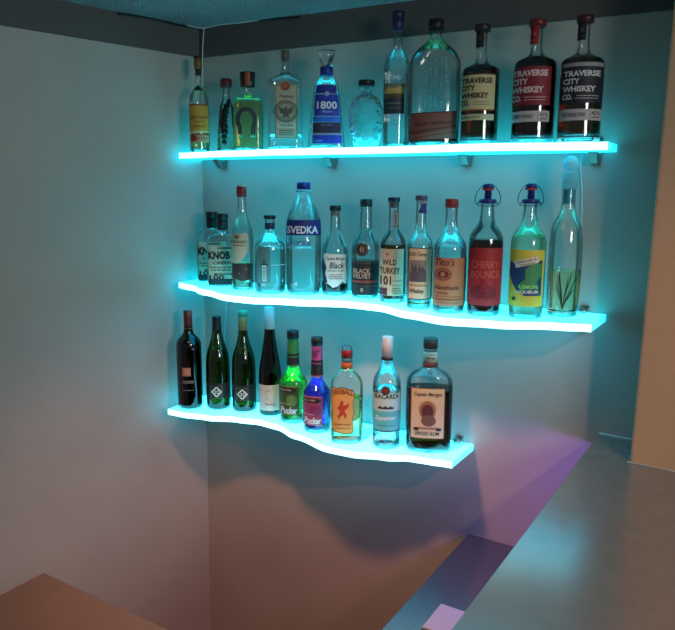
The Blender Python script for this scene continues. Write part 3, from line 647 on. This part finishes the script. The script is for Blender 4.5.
b.art('front_label', 256, [('poly', [(203, 376), (212, 368), (308, 374), (304, 420), (311, 470), (306, 512), (290, 500), (268, 522), (246, 528), (222, 508), (206, 516), (212, 470), (204, 430)], (206, 204, 196)),
    ('text', 'Captain Morgan', 258, 394, 88, 18, DKINK, {'shear': .15}), ('text', 'Black', 264, 424, 70, 30, DKINK, {'shear': .25, 'bold': .02}), ('text', 'SPICED RUM', 258, 449, 72, 9, (60, 56, 56)),
    ('poly', [(198, 404), (206, 396), (210, 412), (218, 436), (212, 462), (222, 500), (212, 516), (198, 508), (204, 470), (196, 440)], (34, 36, 70))]+smallprint(226, 296, 462, 490, 3, (120, 116, 112)))
b = Bottle('whisky_bottle', 'bottle with black label, red stripe and round black neck medallion on clear shoulder', 'mid', Z7, 397, 578, 113,
           [(578, 62), (560, 66), (345, 66), (320, 62), (295, 50), (275, 38), (250, 29), (150, 25)])
b.liquid(400, L_WHISKEY); b.cap(150, 113, 27, (22, 34, 40), 'cap', ridges=22)
b.art('medallion', 380, [('disc', 380, 350, 30, 31, (22, 22, 26)), ('ring', 380, 350, 25, 26, 3, (120, 100, 80)), ('disc', 380, 350, 10, 15, (160, 140, 110)), ('rect', 377, 383, 338, 362, (40, 34, 34))], 'round black medallion')
b.art('front_label', 392, [('rect', 334, 454, 406, 562, (20, 18, 22)), ('text', 'BLACK', 380, 450, 78, 22, (186, 152, 128), {'bold': .02}), ('text', 'VELVET', 380, 474, 84, 22, (186, 152, 128), {'bold': .02}), ('rect', 334, 454, 495, 505, (140, 50, 46)), ('rect', 340, 448, 412, 414, (120, 100, 80)), ('rect', 340, 448, 520, 522, (90, 78, 66)), ('text', 'B', 382, 538, 12, 16, (170, 150, 120))])
b = Bottle('whiskey_bottle', 'whiskey bottle with cream number label, dark stopper and tall paper strip on neck', 'mid', Z8, 77, 532, 55,
           [(532, 60), (300, 60), (265, 58), (240, 50), (220, 38), (200, 26), (170, 22), (75, 22)])
b.liquid(268, L_WHISKEY); b.cap(76, 56, 27, (26, 28, 50), 'stopper'); b.cap(104, 77, 22.5, (90, 84, 70), 'neck_ring')
b.art('neck_label', 86, [('rect', 76, 96, 116, 190, (150, 100, 90)), ('rect', 80, 92, 126, 180, (190, 150, 130)), ('rect', 83, 89, 130, 176, (120, 50, 50))])
b.art('front_label', 70, [('rect', 16, 124, 290, 500, (204, 188, 158)), ('rect', 16, 124, 290, 330, (196, 178, 150)), ('disc', 52, 314, 5, 5, (120, 60, 40)), ('text', 'WILD', 62, 350, 62, 26, DKINK, {'bold': .02}), ('text', 'TURKEY', 64, 388, 88, 28, DKINK, {'bold': .02}), ('text', '101', 47, 432, 48, 42, (60, 40, 44), {'bold': .03}),
    ('rect', 18, 54, 466, 498, (84, 40, 54)), ('rect', 74, 120, 432, 434, (90, 80, 70)), ('rect', 74, 118, 452, 454, (120, 100, 84))]+smallprint(74, 118, 462, 494, 3, (120, 100, 84)))
b = Bottle('whiskey_bottle', 'clear bottle with black-bordered cream label, engraved landscape and blue neck ribbon', 'mid', Z8, 196, 560, 48,
           [(560, 56), (545, 59), (285, 59), (262, 56), (240, 46), (218, 32), (195, 24), (70, 21)])
b.liquid(520, L_PALE); b.cap(72, 48, 27, (84, 70, 92), 'stopper')
b.art('neck_ribbon', 204, [('poly', [(192, 76), (222, 70), (218, 96), (214, 104), (222, 130), (184, 126), (196, 98)], (30, 44, 110)), ('poly', [(196, 62), (224, 58), (220, 82), (196, 88)], (170, 120, 120))], base=.002)
b.art('front_label', 198, [('rect', 146, 250, 284, 518, (206, 192, 160))]+frame_lines(146, 250, 284, 518, 4, (34, 30, 34))+[('text', 'Old Camp', 188, 316, 76, 22, (50, 40, 44), {'shear': .2, 'bold': .015}), ('rect', 153, 224, 340, 438, (128, 126, 120)),
    ('poly', [(153, 400), (170, 380), (190, 392), (206, 372), (224, 390), (224, 438), (153, 438)], (84, 80, 90)), ('poly', [(160, 385), (166, 350), (172, 385), (180, 350), (186, 390), (196, 355), (202, 385), (212, 362), (216, 392)], (70, 66, 80)),
    ('text', 'PEACH PECAN', 190, 454, 70, 9, (120, 60, 40)), ('text', 'Whiskey', 186, 482, 62, 26, (44, 34, 40), {'shear': .2, 'bold': .015})])
b = Bottle('vodka_bottle', 'vodka bottle with tan paper label, dark oval seal and copper-red cap', 'mid', Z8, 329, 580, 60,
           [(580, 70), (565, 74), (300, 74), (270, 72), (248, 60), (225, 42), (200, 31), (180, 27), (100, 26)])
b.liquid(275, L_WATER); b.cap(104, 64, 28, (150, 56, 44), 'cap', ridges=24); b.cap(64, 60, 27, (170, 190, 195), 'cap_top')
b.art('front_label', 322, [('rect', 258, 396, 330, 546, (176, 126, 92)), ('text', "Tito's", 308, 350, 86, 34, (84, 40, 34), {'shear': .25, 'bold': .02}), ('disc', 302, 405, 36, 28, (104, 44, 48)), ('ring', 302, 405, 30, 23, 4, (176, 126, 92)), ('disc', 300, 405, 9, 12, (176, 126, 92)),
    ('text', 'Handmade', 318, 464, 104, 20, (70, 36, 34), {'shear': .25}), ('text', 'VODKA', 300, 490, 52, 10, (84, 40, 34)), ('rect', 262, 392, 516, 519, (120, 70, 50))]+smallprint(268, 386, 498, 540, 3, (130, 84, 62), .25))
b.art('side_edge', 400, [('rect', 396, 404, 330, 546, (90, 96, 84))])
WIRE = paint('bail_wire', (60, 66, 74), .35, .8); PORC = paint('stopper_blue', (36, 50, 130), .35)
def swing(yc, y0, stopcol):
    """wire bail and stopper: collar on the neck, two loops meeting over the stopper"""
    k = b.sh; zc = b.zy(yc); zt = b.zy(y0)
    m = MB()
    m.lathe([(b.zy(yc+2), 29*k), (b.zy(yc-8), 30*k), (b.zy(yc-14), 27*k)], PORC, 24)
    m.lathe([(b.zy(yc-14), 12*k), (b.zy(y0+22), 12*k), (b.zy(y0+16), 19*k), (b.zy(y0+4), 19*k), (b.zy(y0), 12*k)], PORC, 24); m.build('stopper', b.root)
    m = MB(); m.lathe([(b.zy(y0+24), 20*k), (b.zy(y0+17), 21*k)], paint('rubber_gasket', stopcol, .5), 24); m.build('gasket', b.root)['label'] = 'red rubber gasket'
    m = MB()
    for sx in (-1, 1):
        pts = [(sx*30*k, 0, b.zy(yc+4)), (sx*42*k, -.002, b.zy(yc-2)), (sx*41*k, -.003, b.zy(yc-26)), (sx*34*k, -.002, b.zy(y0+26)), (sx*22*k, 0, b.zy(y0+10)), (sx*8*k, 0, b.zy(y0+7))]
        m.tube(cat(pts, 5), .0011, WIRE, 6)
        pts = [(sx*30*k, 0, b.zy(yc-4)), (sx*36*k, -.012, b.zy(yc+6)), (sx*20*k, -.9*30*k, b.zy(yc+10)), (0, -32*k, b.zy(yc+10))]
        m.tube(cat(pts, 5), .0010, WIRE, 6)
    m.build('wire_bail', b.root)['label'] = 'dark wire swing-top bail'
b = Bottle('liqueur_bottle', 'swing-top bottle of dark cherry liqueur with plain red label', 'mid', Z9, 97.5, 583, 117,
           [(583, 60), (320, 60), (298, 56), (280, 46), (262, 34), (245, 26), (205, 22), (188, 22)])
b.liquid(312, L_CHERRY); swing(186, 118, (180, 60, 50))
b.art('front_label', 98, [('rect', 42, 155, 345, 546, (160, 34, 42)), ('text', 'CHERRY', 98, 403, 92, 26, (196, 92, 84)), ('text', 'BOUNCE', 98, 437, 92, 26, (196, 92, 84)),
    ('disc', 78, 500, 26, 24, (120, 18, 34)), ('disc', 112, 502, 26, 24, (120, 18, 34)), ('line', [(80, 480), (92, 458), (108, 480)], 5, (120, 18, 34)), ('ring', 95, 488, 12, 10, 3, (160, 34, 42))])
b = Bottle('liqueur_bottle', 'swing-top bottle of pale lemon liqueur with yellow and blue label', 'mid', Z9, 243, 593, 116,
           [(593, 61), (330, 61), (308, 58), (290, 48), (272, 34), (255, 26), (210, 22), (188, 22)])
b.liquid(300, L_LEMON); swing(186, 117, (180, 60, 50))
b.art('front_label', 240, [('rect', 183, 298, 352, 550, (206, 196, 70)), ('poly', [(186, 440), (188, 392), (205, 405), (232, 398), (292, 388), (292, 512), (236, 512), (210, 494), (196, 470)], (24, 60, 110)),
    ('poly', [(236, 420), (262, 398), (290, 400), (291, 440), (276, 466), (284, 488), (250, 488), (226, 494), (212, 480), (240, 450)], (60, 140, 90)), ('text', 'LEMON', 250, 481, 60, 13, (140, 220, 120), {'bold': .03}), ('text', 'LIQUEUR', 247, 499, 76, 13, (220, 232, 210), {'bold': .03}),
    ('poly', [(200, 392), (276, 372), (281, 395), (206, 416)], (214, 208, 190)), ('text', 'Lemoncello &', 240, 389, 66, 9, DKINK, {'rot': .24}), ('text', 'Limoncino', 244, 400, 50, 8, DKINK, {'rot': .24}), ('poly', [(196, 520), (208, 516), (210, 530), (198, 530)], (60, 60, 50))])
b = Bottle('spirit_bottle', 'tall slender bottle with glass ball stopper and herb sprigs in amber liquid', 'mid', Z9, 372, 588, 140,
           [(588, 50), (575, 53), (480, 56), (400, 58), (310, 56), (268, 50), (245, 40), (222, 28), (205, 23), (140, 22)])
b.liquid(422, L_PALE)
m = MB(); k = b.sh; m.lathe([(b.zy(190), 17*k), (b.zy(138), 20*k)], paint('frosted_cork', (60, 170, 190), .4), 24)
m.lathe([(b.zy(138), 25*k), (b.zy(80), 25*k)], frosted('frosted_stopper', (150, 215, 225)), 28); m.build('stopper_collar', b.root)
m = MB(); m.ball((0, 0, b.zy(49)), 27*k, frosted('frosted_ball', (170, 232, 240)), 24, 14); m.build('ball_stopper', b.root)
def sprigs(m):
    r = random.Random(5); mt = paint('herb_sprig', (70, 62, 34), .7)
    for i in range(15):
        a = r.random()*2*PI; e = 34*k*(.4+.6*r.random()); zt = b.zy(430+r.random()*60)
        m.tube([(0, 0, .018), (e*.3*math.cos(a), e*.3*math.sin(a), .018+(zt-.018)*.4), (e*math.cos(a), e*math.sin(a), zt)], .0008, mt, 4)
b.blob('herb_sprigs', sprigs)

# ---- lowest shelf
b = Bottle('wine_bottle', 'near-black red wine bottle with square copper label, leftmost on the lowest shelf', 'bot', Z10, 126, 532, 52,
           [(532, 56), (520, 60), (225, 60), (200, 56), (182, 44), (168, 28), (150, 21), (52, 19)], glass=G_BLACK, category='wine bottle')
b.liquid(215, L_DARK, ybot=None); b.cap(136, 52, 21, (110, 44, 42), 'foil_capsule', hw2=20, rough=.4); b.cap(140, 134, 21.5, (120, 100, 60), 'foil_rim')
b.art('front_label', 110, [('rect', 92, 131, 331, 372, (176, 116, 92)), ('rect', 100, 123, 340, 362, (196, 140, 110))], 'small copper square')
b.art('printed_lettering', 120, smallprint(86, 152, 392, 408, 2, (150, 140, 130), .5))
b.art('small_lettering', 120, smallprint(86, 146, 432, 448, 1, (120, 110, 104), .2))
def diamond(x, y, s):
    it = [('rect', x-32, x+26, y-32, y+32, (26, 28, 26))]+frame_lines(x-30, x+24, y-30, y+30, 1.6, (110, 110, 100))
    it += [('poly', [(x-3, y-28), (x+23, y), (x-3, y+28), (x-29, y)], (212, 208, 196)), ('poly', [(x-3, y-19), (x+14, y), (x-3, y+19), (x-20, y)], (26, 28, 26)), ('text', '22', x-3, y, 20, 15, (212, 208, 196), {'bold': .03}), ('rect', x-6, x, y-32, y-24, (26, 28, 26)), ('rect', x-6, x, y+24, y+32, (26, 28, 26))]
    return it
for lab, cx, base, top, foil, fc in (('dark green wine bottle with black capsule and white diamond label on the lowest shelf', 262, 534, 80, 92, (22, 22, 26)),
                                     ('dark green wine bottle with gold and green capsule and white diamond label', 386, 546, 53, 152, (150, 128, 76))):
    b = Bottle('wine_bottle', lab, 'bot', Z10, cx, base, top, [(base, 54), (base-14, 59), (base-250, 58), (base-290, 48), (base-330, 34), (base-365, 25), (base-395, 21), (top, 19)], glass=G_GREEN, category='wine bottle')
    b.liquid(base-300, L_WINE); b.cap(foil if foil > 100 else 96, top+ (26 if foil > 100 else 0), 21.5, fc, 'foil_capsule', hw2=21)
    if foil > 100: b.cap(top+26, top, 21.5, (70, 170, 140), 'screw_cap', ridges=20)
    else: b.art('neck_wrap', cx, [('rect', cx-60, cx+60, 96, 150, (26, 22, 24))])
    b.art('front_label', cx-6, diamond(cx-6, base-86, 1))
    b.art('lower_label', cx, [('rect', cx-58, cx+58, base-128, base-54, (24, 24, 22))], 'dark wrap label behind the diamond', base=.0001)
b = Bottle('wine_bottle', 'slim dark wine bottle with white screw capsule and pale lower label', 'bot', Z11, 71, 524, 33,
           [(524, 48), (510, 52), (360, 52), (320, 50), (270, 42), (220, 33), (170, 26), (128, 21), (34, 20)], glass=G_BLACK, category='wine bottle')
b.liquid(200, L_DARK); b.cap(130, 33, 23, (196, 204, 208), 'capsule', hw2=22.5)
b.art('front_label', 68, [('rect', 20, 116, 386, 500, (198, 190, 178)), ('line', [(40, 462), (56, 448), (72, 458), (96, 452)], 2.5, (150, 90, 80)), ('disc', 62, 410, 12, 5, (170, 160, 150)), ('text', 'Riesling', 70, 472, 48, 12, (130, 90, 84), {'shear': .3})])
def pucker(lab, cx, base, top, liqd, yl, neck, nlab, lab0, lab1, l2):
    global b
    b = Bottle('liqueur_bottle', lab, 'bot', Z11, cx, base, top, [(base, 58), (base-12, 64), (yl+28, 64), (yl+12, 60), (yl-5, 48), (yl-22, 36), (yl-40, 27), (top+34, 23), (top+4, 22)])
    b.liquid(yl+6, liqd); b.cap(top+36, top, 25.5, (22, 26, 32), 'cap', ridges=24)
    U = cx-0
    b.art('neck_label', U, [('rect', U-34, U+34, top+38, yl-44, nlab), ('rect', U-34, U+34, top+106, yl-50, (24, 26, 26)), ('rect', U-20, U+18, top+118, top+123, nlab), ('disc', U-8, top+78, 12, 18, l2), ('disc', U+6, top+62, 8, 8, l2)])
    ly = yl+50; lx = cx-22
    b.art('front_label', lx, [('rect', lx-50, lx+46, ly-4, ly+124, lab0), ('rect', lx-50, lx+46, ly-4, ly-1, lab1), ('poly', [(lx-46, ly+6), (lx+20, ly+3), (lx+40, ly+14), (lx+22, ly+26), (lx-46, ly+22)], (24, 22, 26)), ('text', 'DEKUYPER', lx-12, ly+14, 52, 8, (190, 180, 160)),
        ('disc', lx+14, ly+60, 24, 26, l2), ('text', 'Pucker', lx+3, ly+104, 74, 30, (214, 214, 214), {'shear': .2, 'bold': .03}), ('rect', lx-40, lx+8, ly+74, ly+79, lab1), ('rect', lx-50, lx+46, ly+121, ly+124, lab1)])
pucker('bright green liqueur bottle with green label and black cap', 174, 558, 138, L_GREEN, 345, 0, (44, 130, 56), (60, 78, 34), (140, 150, 80), (90, 130, 60))
pucker('deep blue-purple liqueur bottle with pink label and black cap', 280, 602, 168, L_BLUE, 392, 0, (168, 70, 130), (150, 60, 100), (200, 130, 160), (120, 40, 90))
b = Bottle('whisky_bottle', 'flask-shaped bottle with ragged yellow-orange label and dark red cap', 'bot', Z12, 111, 500, 90,
           [(500, 60), (490, 69), (270, 69), (240, 67), (220, 58), (202, 42), (188, 28), (175, 22), (95, 21)], flat=.62, n=2.8)
b.liquid(300, L_AMBER); b.cap(138, 104, 24, (140, 30, 34), 'cap'); b.cap(104, 90, 20, G_BASE, 'cap_collar'); b.cap(184, 156, 24, (190, 104, 44), 'neck_seal')
rg = [(48, 264), (70, 268), (92, 262), (118, 270), (140, 276), (146, 300), (138, 330), (144, 372), (136, 400), (142, 440), (136, 458), (100, 460), (60, 452), (46, 440), (50, 380), (44, 320)]
b.art('front_label', 95, [('poly', rg, (84, 52, 30)), ('poly', [(95+(x-95)*.94, 362+(y-362)*.96) for x, y in rg], (208, 158, 84)), ('text', 'FIREBALL', 96, 290, 84, 22, (90, 30, 26), {'arc': 8, 'bold': .03}),
    ('poly', [(88, 318), (100, 326), (96, 340), (112, 336), (122, 326), (118, 348), (102, 362), (112, 380), (106, 398), (98, 380), (86, 386), (80, 402), (74, 386), (84, 366), (72, 352), (80, 340)], (176, 60, 34)), ('text', 'CINNAMON WHISKY', 94, 420, 74, 9, (60, 30, 24)), ('rect', 60, 130, 434, 437, (140, 90, 40))])
b = Bottle('rum_bottle', 'clear white rum bottle with white capsule and round dark emblem', 'bot', Z12, 277, 524, 48,
           [(524, 54), (510, 60), (255, 60), (225, 56), (205, 46), (185, 34), (165, 26), (145, 24), (50, 22)])
b.liquid(262, L_WATER); b.cap(136, 50, 24, (206, 200, 198), 'capsule', hw2=22.5); b.cap(146, 137, 24.5, (24, 24, 28), 'neck_band'); 
b.art('emblem', 272, [('disc', 272, 278, 18, 18, (40, 28, 32)), ('ring', 272, 278, 14, 14, 2, (120, 90, 60)), ('poly', [(260, 276), (272, 270), (284, 276), (276, 284), (272, 290), (267, 284)], (140, 40, 40))], base=.0016)
b.art('front_label', 276, [('rect', 222, 332, 292, 366, (176, 214, 212)), ('text', 'BACARDI', 276, 304, 96, 19, (24, 24, 30), {'bold': .025}), ('poly', [(240, 350), (252, 344), (262, 350), (272, 342), (282, 350), (292, 344), (308, 350), (304, 356), (244, 356)], (50, 60, 56)),
    ('rect', 222, 332, 366, 450, (90, 190, 196)), ('text', 'Superior', 272, 396, 84, 26, (225, 244, 240), {'shear': .35}), ('rect', 240, 312, 424, 427, (60, 130, 140)), ('rect', 222, 332, 446, 452, (60, 90, 96))])
b = Bottle('rum_bottle', 'largest bottle on the lowest shelf, dark rum with cream picture label', 'bot', Z12, 453, 538, 55,
           [(538, 88), (520, 98), (250, 98), (225, 94), (205, 78), (190, 52), (180, 34), (165, 28), (100, 26)], flat=.7, n=2.8)
b.liquid(262, L_WHISKEY); b.cap(98, 56, 29, (84, 62, 54), 'cap', ridges=30); b.cap(172, 158, 32, (120, 50, 40), 'neck_collar'); b.cap(156, 112, 28.5, (200, 192, 166), 'neck_label_paper')
b.art('neck_lettering', 458, [('text', 'Captain', 458, 126, 30, 10, DKINK), ('text', 'Morgan', 458, 142, 30, 10, DKINK)], base=.0030)
lb = [('rect', 376, 518, 268, 480, (208, 186, 150))]+frame_lines(376, 518, 268, 480, 3, (120, 70, 40))+[('text', 'Captain Morgan', 447, 296, 112, 22, (50, 34, 34), {'bold': .02}),
    ('disc', 447, 350, 40, 30, (196, 168, 126)),
    ('disc', 447, 362, 34, 40, (150, 104, 74)), ('disc', 447, 366, 24, 30, (84, 44, 44)), ('disc', 452, 404, 30, 24, (112, 84, 66)), ('poly', [(400, 432), (494, 432), (490, 440), (404, 440)], (150, 110, 70)),
    ('rect', 392, 412, 434, 446, (40, 34, 34)), ('rect', 484, 504, 434, 446, (40, 34, 34)), ('text', 'SPICED RUM', 447, 458, 98, 15, (50, 34, 34), {'bold': .02})]
b.art('front_label', 447, lb)


# ------------------------------------------------------------------ light
def area(name, loc, rgb, power, size, aim, spread=180, shape='DISK'):
    l = bpy.data.lights.new(name, 'AREA'); l.shape = shape; l.size = size; l.color = rgb; l.energy = power; l.spread = math.radians(spread)
    o = bpy.data.objects.new(name, l); C.objects.link(o); o.location = loc
    o.rotation_euler = (Vector(aim)-Vector(loc)).to_track_quat('-Z', 'Y').to_euler(); return o
def spot(name, loc, rgb, power, ang, blend, aim, rad=.04):
    l = bpy.data.lights.new(name, 'SPOT'); l.spot_size = math.radians(ang); l.spot_blend = blend; l.color = rgb; l.energy = power; l.shadow_soft_size = rad
    o = bpy.data.objects.new(name, l); C.objects.link(o); o.location = loc
    o.rotation_euler = (Vector(aim)-Vector(loc)).to_track_quat('-Z', 'Y').to_euler(); return o
spot('ceiling_downlight', (-1.0, -1.0, 2.19), (1.0, .38, .20), 115, 80, .9, (-1.15, -.38, 0), .08)
spot('bar_downlight', (.80, -1.45, 2.19), (1.0, .50, .34), 52, 120, .6, (.3, -1.0, .5))
area('neutral_fill', (1.45, -1.75, 1.95), (.93, .95, .90), 11.5, .7, (-1.9, -.7, 1.0), 130)  # added neutral fill light out of view, brightens the left wall and labels
area('under_bar_strip', (-.25, -.35, .925), (.34, .14, 1.0), 1.7, .06, (-.9, 0, .3), 180)
w = bpy.data.worlds.new('dim_room'); sc.world = w; w.use_nodes = True
w.node_tree.nodes['Background'].inputs[0].default_value = (.55, .62, .68, 1); w.node_tree.nodes['Background'].inputs[1].default_value = .15

sc.view_settings.view_transform = 'Standard'; sc.view_settings.look = 'None'; sc.view_settings.gamma = 1; sc.view_settings.exposure = 0
sc.view_settings.use_curve_mapping = False
sc.cycles.max_bounces = 16; sc.cycles.transmission_bounces = 16; sc.cycles.glossy_bounces = 6; sc.cycles.transparent_max_bounces = 32
sc.cycles.use_denoising = True; sc.cycles.sample_clamp_indirect = 4
